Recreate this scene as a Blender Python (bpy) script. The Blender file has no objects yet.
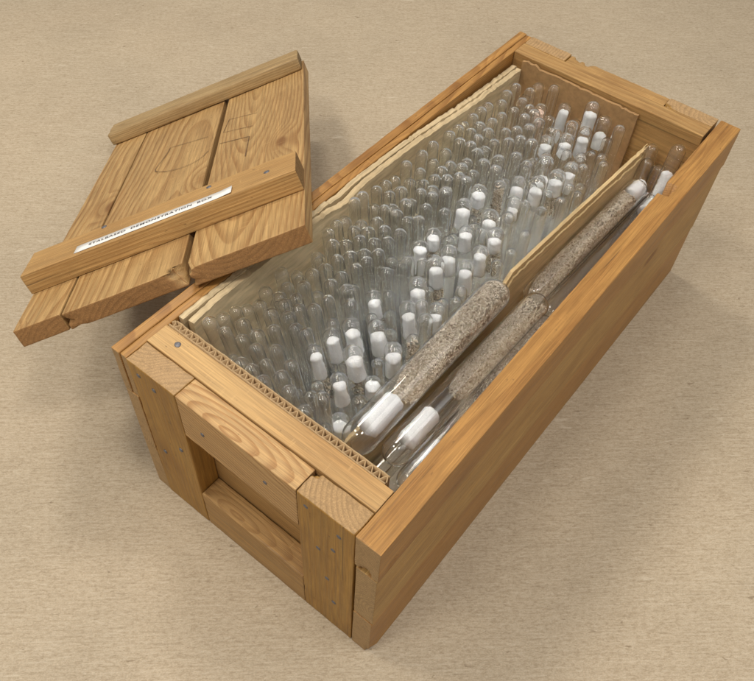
import bpy, bmesh, math, random
from mathutils import Vector, Matrix, noise as mnoise
random.seed(11)
S = 0.28                                   # box width in metres; the numbers below are in box widths
SC = bpy.context.scene
COL = SC.collection
L, H = 2.221, 0.804
R90 = math.pi / 2

# ------------------------------------------------------------------ materials
def newmat(name):
    m = bpy.data.materials.new(name); m.use_nodes = True
    nt = m.node_tree; nt.nodes.clear()
    out = nt.nodes.new('ShaderNodeOutputMaterial')
    return m, nt, out

class G:
    """small node-graph helper"""
    def __init__(s, nt): s.nt = nt
    def n(s, t, **kw):
        nd = s.nt.nodes.new(t)
        for k, v in kw.items(): setattr(nd, k, v)
        return nd
    def l(s, a, b): s.nt.links.new(a, b)
    def val(s, sock, v):
        if hasattr(v, 'is_linked') or isinstance(v, bpy.types.NodeSocket): s.l(v, sock)
        else: sock.default_value = v
    def math(s, op, a, b=0.0, c=None, clamp=False):
        nd = s.n('ShaderNodeMath', operation=op); nd.use_clamp = clamp
        s.val(nd.inputs[0], a); s.val(nd.inputs[1], b)
        if c is not None: s.val(nd.inputs[2], c)
        return nd.outputs[0]
    def vmath(s, op, a, b=(0, 0, 0)):
        nd = s.n('ShaderNodeVectorMath', operation=op)
        s.val(nd.inputs[0], a); s.val(nd.inputs[1], b)
        return nd.outputs[0]
    def noise(s, vec, scale, detail=3, rough=.55, dist=0.0):
        nd = s.n('ShaderNodeTexNoise')
        s.l(vec, nd.inputs['Vector']); nd.inputs['Scale'].default_value = scale
        nd.inputs['Detail'].default_value = detail; nd.inputs['Roughness'].default_value = rough
        nd.inputs['Distortion'].default_value = dist
        return nd.outputs['Fac'], nd.outputs['Color']
    def mix(s, fac, a, b, mode='MIX'):
        nd = s.n('ShaderNodeMix', data_type='RGBA', blend_type=mode)
        s.val(nd.inputs['Factor'], fac)
        s.val(nd.inputs[6], a if not isinstance(a, tuple) else (*a[:3], 1))
        s.val(nd.inputs[7], b if not isinstance(b, tuple) else (*b[:3], 1))
        return nd.outputs[2]
    def mrange(s, v, a, b, c=0., d=1., smooth=False):
        nd = s.n('ShaderNodeMapRange'); nd.clamp = True
        if smooth: nd.interpolation_type = 'SMOOTHSTEP'
        s.val(nd.inputs[0], v)
        for i, x in enumerate((a, b, c, d)): nd.inputs[i + 1].default_value = x
        return nd.outputs[0]

def wood(name, light, dark, rough=.55, spacing=.0038, ring=.55, warp=.006, off=(.03, .035), stain=.35, coat=0.0, endmul=.62, endcol=None, knots=.30, age=.35):
    """solid softwood: growth rings round a pith outside the board, grain along local X, end grain darker"""
    m, nt, out = newmat(name); g = G(nt)
    tc = g.n('ShaderNodeTexCoord'); oi = g.n('ShaderNodeObjectInfo')
    rnd = oi.outputs['Random']
    co = tc.outputs['Object']
    cmb = g.n('ShaderNodeCombineXYZ')
    g.l(g.math('MULTIPLY', rnd, 7.3), cmb.inputs[0]); g.l(g.math('MULTIPLY', rnd, 3.1), cmb.inputs[1]); g.l(g.math('MULTIPLY', rnd, 5.7), cmb.inputs[2])
    p = g.vmath('ADD', co, cmb.outputs[0])
    slow = g.vmath('MULTIPLY', p, (5.0, 14, 14))
    nf, nc = g.noise(slow, 1.0, 1, .4)
    wv = g.vmath('SUBTRACT', nc, (.5, .5, .5))
    wv = g.vmath('MULTIPLY', wv, (0, warp * 1.6, warp * 1.6))
    q = g.vmath('ADD', co, wv)
    sep = g.n('ShaderNodeSeparateXYZ'); g.l(q, sep.inputs[0])
    at = g.n('ShaderNodeAttribute', attribute_type='OBJECT', attribute_name='pith')      # where the pith of the log ran, per board
    ps = g.n('ShaderNodeSeparateXYZ'); g.l(at.outputs['Vector'], ps.inputs[0])
    y = g.math('ADD', sep.outputs[1], ps.outputs[0]); z = g.math('ADD', sep.outputs[2], ps.outputs[1])
    z = g.math('ADD', z, g.math('MULTIPLY', sep.outputs[0], ps.outputs[2]))
    r = g.math('SQRT', g.math('ADD', g.math('MULTIPLY', y, y), g.math('MULTIPLY', z, z)))
    vsp = g.math('ADD', g.math('DIVIDE', r, spacing), g.math('MULTIPLY', nf, .8))
    vo = g.n('ShaderNodeTexVoronoi'); vo.inputs['Scale'].default_value = 1.0
    g.l(g.vmath('MULTIPLY', p, (8, 19, 19)), vo.inputs['Vector'])
    vr = g.n('ShaderNodeSeparateColor'); g.l(vo.outputs['Color'], vr.inputs[0])
    has = g.math('GREATER_THAN', vr.outputs[0], 1 - knots)
    kd = g.math('ADD', vo.outputs['Distance'], g.math('MULTIPLY', g.math('SUBTRACT', nf, .5), .12))
    kn = g.math('MULTIPLY', has, g.mrange(kd, .10, .19, 1, 0, True))
    halo = g.math('MULTIPLY', has, g.mrange(kd, .08, .55, 1, 0, True))
    vsp = g.math('ADD', vsp, g.math('MULTIPLY', halo, 2.6))
    fr = g.math('FRACT', vsp)
    late = g.math('MULTIPLY', g.mrange(fr, .25, .88, 0, 1, True), g.mrange(fr, .9, 1.0, 1, 0, True))
    wn, _ = g.noise(g.vmath('MULTIPLY', p, (1.5, 40, 40)), 1.0, 2)       # ring strength varies from year to year
    late = g.math('MULTIPLY', late, g.mrange(wn, .3, .7, .35, 1.0))
    fib, _ = g.noise(g.vmath('MULTIPLY', p, (28, 1300, 1300)), 1.0, 3, .6)
    fib2, _ = g.noise(g.vmath('MULTIPLY', p, (9, 420, 420)), 1.0, 3, .6)
    blot, _ = g.noise(g.vmath('MULTIPLY', p, (9, 26, 26)), 1.0, 4, .6)
    c = g.mix(g.math('MULTIPLY', late, ring), light, dark)
    k = g.mrange(fib, .28, .72, .72, 1.20); c = g.mix(1.0, c, g_rgb(g, k), 'MULTIPLY')
    k = g.mrange(fib2, .3, .7, .80, 1.14); c = g.mix(1.0, c, g_rgb(g, k), 'MULTIPLY')
    st = g.mrange(blot, .42, .75, 0, stain)
    c = g.mix(st, c, tuple(a * b for a, b in zip(dark, (.75, .62, .5))))
    c = g.mix(g.math('MULTIPLY', kn, .8), c, tuple(a * b for a, b in zip(dark, (.55, .42, .35))))
    c = g.mix(g.math('MULTIPLY', halo, .25), c, dark)
    # drying cracks along the grain, grey handling dirt
    ck, _ = g.noise(g.vmath('MULTIPLY', p, (7, 330, 330)), 1.0, 2, .5)
    c = g.mix(g.mrange(ck, .70, .75, 0, .55), c, (.07, .04, .018))
    dt, _ = g.noise(g.vmath('ADD', g.vmath('MULTIPLY', p, (14, 34, 34)), (9, 4, 2)), 1.0, 5, .68)
    c = g.mix(g.mrange(dt, .46, .72, 0, age), c, g.mix(1.0, c, (.62, .56, .52), 'MULTIPLY'))
    sc, _ = g.noise(g.vmath('MULTIPLY', p, (420, 60, 420)), 1.0, 2, .5)
    c = g.mix(g.mrange(sc, .66, .72, 0, .25), c, tuple(min(1, a * 1.25) for a in light))
    # dirt specks and scuffs
    sp, _ = g.noise(g.vmath('MULTIPLY', p, (160, 260, 260)), 1.0, 2, .5)
    c = g.mix(g.mrange(sp, .70, .78, 0, .55), c, (.10, .055, .025))
    # end grain
    nsep = g.n('ShaderNodeSeparateXYZ'); g.l(tc.outputs['Normal'], nsep.inputs[0])
    endf = g.mrange(g.math('ABSOLUTE', nsep.outputs[0]), .75, .95, 0, 1)
    pore, _ = g.noise(g.vmath('MULTIPLY', p, (900, 900, 900)), 1.0, 3, .6)
    pore2, _ = g.noise(g.vmath('MULTIPLY', p, (90, 150, 150)), 1.0, 4, .6)
    ec = g.mix(g.mrange(pore, .3, .72), tuple(a * endmul * .72 for a in (endcol or dark)), tuple(a * endmul * 1.15 for a in (endcol or light)))
    ec = g.mix(g.mrange(pore2, .50, .72, 0, .5), ec, tuple(a * .45 for a in (endcol or dark)))
    ec = g.mix(g.math('MULTIPLY', late, .6), ec, tuple(a * .5 for a in (endcol or dark)))
    c = g.mix(endf, c, ec)
    bs = g.n('ShaderNodeBsdfPrincipled')
    g.l(c, bs.inputs['Base Color'])
    g.l(g.math('ADD', g.mrange(fib2, .3, .7, rough - .08, rough + .1), g.math('MULTIPLY', endf, .25)), bs.inputs['Roughness'])
    bs.inputs['Specular IOR Level'].default_value = .35
    bs.inputs['Coat Weight'].default_value = coat; bs.inputs['Coat Roughness'].default_value = .28
    hgt = g.math('ADD', g.math('MULTIPLY', fib, .5), g.math('ADD', g.math('MULTIPLY', late, .35), g.math('MULTIPLY', g.math('MULTIPLY', pore, endf), 1.4)))
    hgt = g.math('ADD', hgt, g.math('MULTIPLY', fib2, .6))
    bp = g.n('ShaderNodeBump'); bp.inputs['Strength'].default_value = .5; bp.inputs['Distance'].default_value = .0006
    g.l(hgt, bp.inputs['Height']); g.l(bp.outputs[0], bs.inputs['Normal'])
    g.l(bs.outputs[0], out.inputs[0])
    return m

def g_rgb(g, v):
    nd = g.n('ShaderNodeCombineColor')
    for i in range(3): g.l(v, nd.inputs[i])
    return nd.outputs[0]

def plain(name, col, rough=.6, metal=0.0, var=.2, scale=300, bump=.0, sss=0.0, spec=.4, stretch=(1, 1, 1), blot=0.0):
    m, nt, out = newmat(name); g = G(nt)
    tc = g.n('ShaderNodeTexCoord')
    f, _ = g.noise(g.vmath('MULTIPLY', tc.outputs['Object'], stretch), scale, 4, .6)
    if blot:
        bf, _ = g.noise(g.vmath('MULTIPLY', tc.outputs['Object'], stretch), scale * .12, 4, .6)
        col = g.mix(g.mrange(bf, .45, .7, 0, blot), col, tuple(a * b for a, b in zip(col, (.55, .46, .36))))
    c = g.mix(1.0, col, g_rgb(g, g.mrange(f, .25, .75, 1 - var, 1 + var)), 'MULTIPLY')
    bs = g.n('ShaderNodeBsdfPrincipled'); g.l(c, bs.inputs['Base Color'])
    bs.inputs['Roughness'].default_value = rough; bs.inputs['Metallic'].default_value = metal
    bs.inputs['Specular IOR Level'].default_value = spec
    if sss:
        bs.inputs['Subsurface Weight'].default_value = sss; bs.inputs['Subsurface Radius'].default_value = (.004, .004, .004)
        bs.inputs['Subsurface Scale'].default_value = 1.0
    if bump:
        bp = g.n('ShaderNodeBump'); bp.inputs['Distance'].default_value = bump; bp.inputs['Strength'].default_value = .8
        g.l(f, bp.inputs['Height']); g.l(bp.outputs[0], bs.inputs['Normal'])
    g.l(bs.outputs[0], out.inputs[0])
    return m

def glass(name, clear=.4, haze=.02, tint=(.997, .999, .998)):
    """real refracting glass for the wall; a share of plain transmission stands for the light thin walls pass unbent, and a faint diffuse share puts in a pale haze"""
    m, nt, out = newmat(name); g = G(nt)
    tc = g.n('ShaderNodeTexCoord')
    gl = g.n('ShaderNodeBsdfGlass'); gl.inputs['IOR'].default_value = 1.5; gl.inputs['Roughness'].default_value = 0.0; gl.inputs[0].default_value = (*tint, 1)
    tr = g.n('ShaderNodeBsdfTransparent'); tr.inputs[0].default_value = (*tint, 1)
    mx = g.n('ShaderNodeMixShader'); mx.inputs[0].default_value = clear
    g.l(gl.outputs[0], mx.inputs[1]); g.l(tr.outputs[0], mx.inputs[2])
    d1 = g.n('ShaderNodeBsdfDiffuse'); d1.inputs[0].default_value = (.88, .87, .84, 1)
    d2 = g.n('ShaderNodeBsdfTranslucent'); d2.inputs[0].default_value = (.88, .87, .84, 1)
    df = g.n('ShaderNodeMixShader'); df.inputs[0].default_value = .5; g.l(d1.outputs[0], df.inputs[1]); g.l(d2.outputs[0], df.inputs[2])
    f, _ = g.noise(tc.outputs['Object'], 90, 4, .6)
    m2 = g.n('ShaderNodeMixShader'); g.l(g.mrange(f, .3, .8, haze * .3, haze * 1.9), m2.inputs[0])  # pale diffuse share imitates the haze of reflected light in the glass
    g.l(mx.outputs[0], m2.inputs[1]); g.l(df.outputs[0], m2.inputs[2])
    g.l(m2.outputs[0], out.inputs[0])
    return m

# ------------------------------------------------------------------ mesh helpers
def link(name, me, mat, parent=None, matrix=None, smooth=True):
    o = bpy.data.objects.new(name, me); COL.objects.link(o)
    if mat is not None: me.materials.append(mat)
    if smooth:
        for p in me.polygons: p.use_smooth = True
    if parent is not None: o.parent = parent
    if matrix is not None: o.matrix_basis = matrix
    return o

def tag(o, label=None, cat=None, group=None, kind=None):
    if label: o['label'] = label
    if cat: o['category'] = cat
    if group: o['group'] = group
    if kind: o['kind'] = kind
    return o

def empty(name, matrix, label, cat, group=None):
    o = bpy.data.objects.new(name, None); COL.objects.link(o); o.empty_display_size = .03
    o.matrix_world = matrix
    return tag(o, label, cat, group)

def fbm(v, s=1.0, o=3):
    return mnoise.fractal(v * s, 1.0, 2.0, o)

def lin(h, r, n):
    a = [-h, -h + r * .35, -h + r, -h + r * 2.5]
    inner = [(-h + r * 2.5) + (2 * h - 5 * r) * i / n for i in range(1, n)]
    return a + inner + [h - r * 2.5, h - r, h - r * .35, h]

def rbox(dx, dy, dz, r=.0008, nx=16, ny=5, nz=4, seed=0, wear=.6, warp=.0003, chips=(), fn=None, dense=None):
    """a sawn board (metres), grain along X, edges rounded by use; chips = [(x,y,z,radius,depth)] knocked out of it"""
    hx, hy, hz = dx / 2, dy / 2, dz / 2
    r = min(r, min(hx, hy, hz) * .35)
    X, Y, Z = lin(hx, r, nx), lin(hy, r, ny), lin(hz, r, nz)
    if dense: X = sorted(set(X + [dense[0] + (dense[1] - dense[0]) * i / dense[2] for i in range(dense[2] + 1)]))
    me = bpy.data.meshes.new('board'); vs = {}; V = []; F = []
    nX, nY, nZ = len(X), len(Y), len(Z)
    sd = Vector((seed * 1.37, seed * 2.11, seed * .73))
    def vid(i, j, k):
        key = (i, j, k)
        if key in vs: return vs[key]
        p = Vector((X[i], Y[j], Z[k]))
        rr = r * (1.0 + wear * max(-.6, 1.4 * fbm(p + sd, 90)))
        rr = max(r * .4, min(rr, r * 2.2))
        q = Vector((max(-hx + rr, min(hx - rr, p.x)), max(-hy + rr, min(hy - rr, p.y)), max(-hz + rr, min(hz - rr, p.z))))
        d = p - q
        if d.length > 1e-9: p = q + d.normalized() * rr if (abs(d.x) > 1e-9) + (abs(d.y) > 1e-9) + (abs(d.z) > 1e-9) > 1 else p
        w = mnoise.noise_vector((p + sd) * 9) * warp
        p = p + Vector((w.x * .3, w.y, w.z))
        for (cx, cy, cz, cr, cd) in chips:
            e = p - Vector((cx, cy, cz)); dd = e.length + cr * .5 * fbm(p + sd, 160)
            if dd < cr: p = p + Vector((-math.copysign(1, cx) if abs(cx) > hx * .9 else 0, -math.copysign(1, cy) if abs(cy) > hy * .8 else 0, -math.copysign(1, cz) if abs(cz) > hz * .8 else 0)) * cd * min(1, 2.2 * (1 - dd / cr))
        if fn: p = fn(p)
        vs[key] = len(V); V.append(p); return vs[key]
    def quad(a, b, c, d): F.append((a, b, c, d))
    for i in range(nX - 1):
        for j in range(nY - 1):
            quad(vid(i, j, 0), vid(i, j + 1, 0), vid(i + 1, j + 1, 0), vid(i + 1, j, 0))
            quad(vid(i, j, nZ - 1), vid(i + 1, j, nZ - 1), vid(i + 1, j + 1, nZ - 1), vid(i, j + 1, nZ - 1))
        for k in range(nZ - 1):
            quad(vid(i, 0, k), vid(i + 1, 0, k), vid(i + 1, 0, k + 1), vid(i, 0, k + 1))
            quad(vid(i, nY - 1, k), vid(i, nY - 1, k + 1), vid(i + 1, nY - 1, k + 1), vid(i + 1, nY - 1, k))
    for j in range(nY - 1):
        for k in range(nZ - 1):
            quad(vid(0, j, k), vid(0, j, k + 1), vid(0, j + 1, k + 1), vid(0, j + 1, k))
            quad(vid(nX - 1, j, k), vid(nX - 1, j + 1, k), vid(nX - 1, j + 1, k + 1), vid(nX - 1, j, k + 1))
    me.from_pydata([tuple(v) for v in V], [], F); me.update()
    return me

AX = {'x': Matrix.Identity(3), 'y': Matrix(((0, -1, 0), (1, 0, 0), (0, 0, 1))), 'z': Matrix(((0, 0, -1), (0, 1, 0), (1, 0, 0)))}
_seed = [0]
def board(name, lo, hi, grain, mat, parent, base=(0, 0, 0), res=16, **kw):
    """lo, hi: opposite corners in box widths; grain: axis the grain runs along; base: where the parent stands"""
    lo, hi, b = Vector(lo), Vector(hi), Vector(base)
    d = (hi - lo) * S; c = ((hi + lo) / 2 - b) * S
    A = AX[grain]
    dims = {'x': (d.x, d.y, d.z), 'y': (d.y, d.x, d.z), 'z': (d.z, d.y, d.x)}[grain]
    _seed[0] += 1
    ch = kw.pop('chips', ()); pith = kw.pop('pith', None)
    if pith is None: pith = (random.uniform(-.03, .03), random.choice((-1, 1)) * random.uniform(.02, .06), random.uniform(-.08, .08))
    At = A.transposed()
    lc = [(*(At @ Vector(((p[0] - (lo.x + hi.x) / 2) * S, (p[1] - (lo.y + hi.y) / 2) * S, (p[2] - (lo.z + hi.z) / 2) * S))), p[3] * S, p[4] * S) for p in ch]
    me = rbox(*dims, nx=res, seed=_seed[0], chips=lc, **kw)
    o = link(name, me, mat, parent, Matrix.Translation(c) @ A.to_4x4()); o['pith'] = [float(v) for v in pith]
    return o

def lathe(prof, seg=20, cap=False):
    V = []; F = []; ring = []
    for (r, z) in prof:
        if r < 1e-7: ring.append([len(V)]); V.append((0, 0, z))
        else:
            ring.append(list(range(len(V), len(V) + seg)))
            V += [(r * math.cos(2 * math.pi * i / seg), r * math.sin(2 * math.pi * i / seg), z) for i in range(seg)]
    for a, b in zip(ring, ring[1:]):
        for i in range(seg):
            j = (i + 1) % seg
            if len(a) == 1 and len(b) == 1: continue
            if len(a) == 1: F.append((a[0], b[j], b[i]))
            elif len(b) == 1: F.append((a[i], a[j], b[0]))
            else: F.append((a[i], a[j], b[j], b[i]))
    return V, F

def mesh_of(name, V, F):
    me = bpy.data.meshes.new(name); me.from_pydata([tuple(v) for v in V], [], F); me.update(); return me

def merge(parts):
    V = []; F = []
    for v, f in parts:
        n = len(V); V += list(v); F += [tuple(i + n for i in q) for q in f]
    return V, F

def axis_matrix(top, d):
    """frame whose +Z runs along d and whose origin is at top"""
    z = Vector(d).normalized(); x = Vector((1, 0, 0)); x = (x - z * x.dot(z)).normalized(); y = z.cross(x)
    M = Matrix((x, y, z)).transposed().to_4x4(); M.translation = Vector(top); return M

# ------------------------------------------------------------------ palette
PINE_TOP  = wood('planed_pine', (.59, .375, .16), (.38, .19, .062), ring=.75, warp=.010, spacing=.005, stain=.15, age=.2, knots=.04)
PINE_FIG  = wood('figured_pine', (.58, .365, .16), (.33, .15, .045), ring=1.0, warp=.005, spacing=.0046, stain=.12, knots=.0, age=.25)
LIDWOOD   = wood('lid_pine', (.50, .315, .13), (.29, .145, .048), ring=.9, warp=.008, spacing=.0045, endcol=(.40, .205, .075), endmul=.9, age=.4)
BATTEN    = wood('batten_pine', (.52, .315, .12), (.30, .145, .042), ring=.8, warp=.002, spacing=.0021, age=.4)
GREYBAT   = wood('greyed_pine', (.455, .315, .15), (.30, .19, .08), ring=.6, warp=.003, spacing=.003, age=.5)
SIDEWOOD  = wood('orange_pine', (.455, .235, .066), (.27, .118, .028), ring=.8, spacing=.0026, warp=.003, coat=.08, rough=.5, endcol=(.50, .32, .15), endmul=.95, age=.5, knots=.34)
SIDEPALE  = wood('yellow_pine', (.50, .30, .10), (.29, .135, .035), ring=.9, spacing=.0034, warp=.004, coat=.05, rough=.55, endcol=(.50, .33, .16), endmul=.95, age=.5, knots=.4)
POST      = wood('ochre_pine', (.42, .232, .054), (.30, .145, .032), ring=.5, stain=.45, coat=.08, endcol=(.50, .315, .15), endmul=.95, age=.5)
FARWOOD   = wood('brown_pine', (.47, .28, .105), (.30, .155, .05), ring=.6, age=.45)
FLOORW    = wood('raw_pine', (.62, .48, .31), (.45, .31, .17))
NAIL      = plain('nail_steel', (.17, .165, .18), .5, .6, .35, 900)
GLASS     = glass('clear_glass', .03, .004)
GLASSB    = glass('thick_clear_glass', .06, .004)
COTTON    = plain('cotton_wool', (.74, .75, .77), .95, 0, .12, 1100, .0009, .2, .1)
CARD      = plain('brown_card', (.36, .215, .095), .85, 0, .22, 160, .0003)
CARDIN    = plain('corrugated_card', (.44, .30, .16), .9, 0, .25, 500, .0003)
LINER     = plain('split_fibreboard', (.58, .46, .28), .85, 0, .30, 420, .0004, stretch=(1, .10, .6), blot=.45)
SLAT      = plain('splintered_plywood', (.55, .40, .205), .7, 0, .30, 520, .0003, stretch=(1, .06, 1), blot=.5)
LIGHTPAPER      = plain('lightening_paper', (.70, .66, .55), .85, 0, .08, 200)
PAPER     = plain('label_paper', (.80, .79, .77), .6, 0, .03, 400)
INK       = plain('black_ink', (.09, .09, .105), .6, 0, .1, 400)
BURN      = plain('scorched_line', (.15, .085, .04), .8, 0, .4, 900)
CORK      = plain('pink_cork', (.62, .45, .36), .9, 0, .25, 700, .0004)
SEEDM     = None
# ------------------------------------------------------------------ table
def table():
    m, nt, out = newmat('beige_linoleum'); g = G(nt)
    tc = g.n('ShaderNodeTexCoord')
    mp = g.n('ShaderNodeMapping'); g.l(tc.outputs['Object'], mp.inputs[0]); mp.inputs['Rotation'].default_value = (0, 0, -math.radians(41))
    p = mp.outputs[0]
    big, _ = g.noise(p, 5, 3, .5)
    st1, _ = g.noise(g.vmath('MULTIPLY', p, (52, 140, 1)), 1, 4, .62, .6)
    st2, _ = g.noise(g.vmath('MULTIPLY', p, (190, 470, 1)), 1, 4, .65, .4)
    fine, _ = g.noise(g.vmath('MULTIPLY', p, (620, 1000, 1)), 1, 3, .7)
    c = g.mix(g.mrange(st1, .3, .7), (.40, .316, .212), (.466, .378, .264))
    c = g.mix(g.mrange(st2, .40, .68, 0, .65), c, (.55, .468, .352))
    c = g.mix(g.mrange(st2, .48, .30, 0, .55), c, (.315, .243, .165))
    c = g.mix(1.0, c, g_rgb(g, g.mrange(fine, .25, .75,   .76, 1.22)), 'MULTIPLY')
    c = g.mix(1.0, c, g_rgb(g, g.mrange(big, .3, .7, .92, 1.06)), 'MULTIPLY')
    fb, _ = g.noise(g.vmath('MULTIPLY', p, (30, 620, 1)), 1, 2, .5, .5)
    c = g.mix(g.mrange(fb, .56, .70, 0, .34), c, (.60, .52, .40)); c = g.mix(g.mrange(fb, .44, .30, 0, .32), c, (.27, .205, .13))
    rs, _ = g.noise(g.vmath('MULTIPLY', p, (3.2, 4.5, 1)), 1, 2, .5)
    c = g.mix(g.mrange(rs, .42, .62, 0, .10), c, g.mix(1.0, c, (1.06, .97, .92), 'MULTIPLY'))
    fl, _ = g.noise(g.vmath('MULTIPLY', p, (85, 240, 1)), 1, 2, .5, .8)
    c = g.mix(g.mrange(fl, .70, .76, 0, .55), c, (.16, .105, .055))
    wf, _ = g.noise(g.vmath('ADD', g.vmath('MULTIPLY', p, (45, 150, 1)), (31, 17, 0)), 1, 3, .5, .5)
    c = g.mix(g.mrange(wf, .66, .76, 0, .5), c, (.66, .58, .45))
    bs = g.n('ShaderNodeBsdfPrincipled'); g.l(c, bs.inputs['Base Color'])
    g.l(g.mrange(st1, .3, .7, .5, .62), bs.inputs['Roughness']); bs.inputs['Specular IOR Level'].default_value = .3
    bp = g.n('ShaderNodeBump'); bp.inputs['Distance'].default_value = .0003; bp.inputs['Strength'].default_value = .35
    g.l(g.math('ADD', st2, g.math('MULTIPLY', fine, .5)), bp.inputs['Height']); g.l(bp.outputs[0], bs.inputs['Normal'])
    g.l(bs.outputs[0], out.inputs[0])
    me = mesh_of('table_top', [(-6, -6, 0), (6, -6, 0), (6, 6, 0), (-6, 6, 0)], [(0, 1, 2, 3)])
    tag(link('table_surface', me, m, smooth=False), kind='structure')
table()

# ------------------------------------------------------------------ crate
CB = (.5, L / 2, 0)
crate = empty('wooden_crate', Matrix.Translation(Vector(CB) * S), 'open pine crate with a slot handle in its near end, packed with glass tubes', 'crate')
def cb(name, lo, hi, grain, mat, **kw): return board(name, lo, hi, grain, mat, crate, CB, **kw)
TL, TR = .0605, .0815
e = .0012
# right wall: three boards, the top one chipped at the far end
def notch(p):
    wy, wx = p.x / S + L / 2, (1 - TR / 2) - p.y / S          # a piece split off the inner edge near the far end
    lo = 1.672 + .25 * (wx - 1 + TR) + .004 * fbm(p, 200); hi = 1.748 + .1 * (wx - 1 + TR)
    if p.z > 0 and lo < wy < hi and wx < .958 + .006 * fbm(p, 260): p = Vector((p.x, p.y, p.z - (.125 + .012 * fbm(p, 180)) * S))
    return p
Ytop = .62
cb('side_board', (1 - TR, 0, Ytop + .007), (1, L, H), 'y', SIDEWOOD, res=110, ny=22, nz=6, wear=.9, r=.0008, pith=(.012, .045, .012), fn=notch, dense=((1.64 - L / 2) * S, (1.77 - L / 2) * S, 40),
   chips=[(.955, 0, .63, .022, .008), (1, .05, .66, .03, .004)])
cb('side_board', (1 - TR + .004, .0015, .286), (.9950, L - .002, Ytop - .005), 'y', SIDEPALE, res=60, r=.0006, chips=[(1 - TR, 0, .42, .02, .01), (1 - TR, 0, .47, .014, .01)], pith=(.02, .03, .03))
cb('side_board', (1 - TR + .002, .001, .0), (.9915, L - .001, .276), 'y', SIDEWOOD, res=60, wear=.9, r=.0006, chips=[(1, 0, .0, .03, .008), (.97, 0, .09, .016, .01)], pith=(-.02, .05, .02))
# left wall: outer skin and a slightly lower inner lamina along the top, two boards below
cb('side_board', (0, 0, .60), (.033, L, H), 'y', SIDEWOOD, res=60, wear=.9)
cb('side_board', (.033 + e, .003, .60), (TL, L - .003, H - .0025), 'y', SIDEWOOD, res=60, wear=.9)
cb('side_board', (.002, 0, .27), (TL - .001, L, .60 - e), 'y', SIDEWOOD, res=50)
cb('side_board', (.0, .001, 0), (TL, L - .001, .27 - e), 'y', SIDEWOOD, res=50)
# near end: end boards behind two posts and two rails, the gap between them the hand hold
TC, TE = .0805, .0785
x0, x1 = TL + e, 1 - TR - e
cb('end_board', (x0, TC + e, .345), (x1, TC + TE, H + .004), 'x', PINE_TOP, res=40, ny=6, nz=6, pith=(.01, .07, .02))
cb('end_board', (x0, TC + e, .05), (x1, TC + TE, .345 - e * 2), 'x', FARWOOD, res=40)
pl = cb('corner_post', (x0, 0, 0), (.263 - .001, TC, H - .002), 'z', POST, res=36, ny=14, nz=14, wear=1.0, warp=.0006, r=.0011)
pr = cb('corner_post', (.719, 0, 0), (x1 - .002, TC, H - .001), 'z', POST, res=36, ny=14, nz=14, wear=1.0, warp=.0006, r=.0011,
   chips=[(.718, TC, H, .022, .007)])
rt = cb('handle_rail', (.263 + e, .001, .59), (.718 - e, TC - e, H - .003), 'x', PINE_FIG, res=40, ny=8, nz=6, pith=(.007, -.027, .26))
rb = cb('handle_rail', (.263 + e, .001, .0), (.718 - e, TC - e, .215), 'x', FARWOOD, res=40, ny=8, nz=6, wear=.9, pith=(.006, -.026, .22))
# far end
fx0, fx1 = TL + e, .908
cb('end_board', (fx0, L - .143, .30), (fx1, L - .066, H), 'x', FARWOOD, res=40)
cb('end_board', (fx0, L - .142, .05), (fx1, L - .067, .30 - e), 'x', FARWOOD, res=40)
cb('corner_post', (fx0, L - .066 + e, 0), (.255, L, H - .001), 'z', POST, res=30, ny=8, nz=10, wear=1.0)
cb('corner_post', (.705, L - .066 + e, 0), (fx1, L, H - .001), 'z', POST, res=30, ny=8, nz=10, wear=1.0, chips=[(.71, L - .066, H, .02, .01)])
cb('handle_rail', (.255 + e, L - .066 + e, .60), (.705 - e, L - .001, H - .006), 'x', FARWOOD, res=40, wear=1.0, chips=[(.30, L, H, .03, .01), (.33, L, H, .03, .01)])
cb('handle_rail', (.255 + e, L - .066 + e, .0), (.705 - e, L - .001, .215), 'x', FARWOOD, res=40)
cb('bottom_board', (TL + .002, TC + TE + e, .0), (.485, L - .145, .045), 'y', FLOORW, res=30)
cb('bottom_board', (.485 + e, TC + TE + e, .0), (1 - TR - .002, L - .145, .045), 'y', FLOORW, res=30)

def nail(parent, p, normal, base, r=.0085):
    V, F = lathe([(0, .0007), (r * .8 * S, .0006), (r * S, .0003), (r * S, -.004)], 12)
    V = [(x * random.uniform(.9, 1.1), y, z) for x, y, z in V]
    w = Matrix.Translation((Vector(p) - Vector(base)) * S) @ Vector((0, 0, 1)).rotation_difference(Vector(normal)).to_matrix().to_4x4()
    o = link('nail', mesh_of('nail', V, F), NAIL, parent)
    o.matrix_basis = parent.matrix_basis.inverted() @ w
for x, z in ((.105, .755), (.165, .735), (.215, .45), (.115, .33)): nail(pl, (x, 0, z), (0, -1, 0), CB)
for x, z in ((.752, .755), (.865, .725), (.845, .61), (.79, .545), (.82, .37), (.845, .215)): nail(pr, (x, 0, z), (0, -1, 0), CB)
for x, z in ((.355, .69), (.60, .70)): nail(rt, (x, .001, z), (0, -1, 0), CB, .0075)
endb = [o for o in crate.children if o.name.startswith('end_board')][0]
nail(endb, (.143, .128, H + .004), (0, 0, 1), CB, .010)

# ------------------------------------------------------------------ lid, leaning on the left wall with its far corner on the table
LR = Matrix(((.6069, -.639, -.4726), (.7174, .6964, -.0203), (.3421, -.3267, .881)))
LT = Vector((-.3869, -.1097, .6586))
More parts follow.
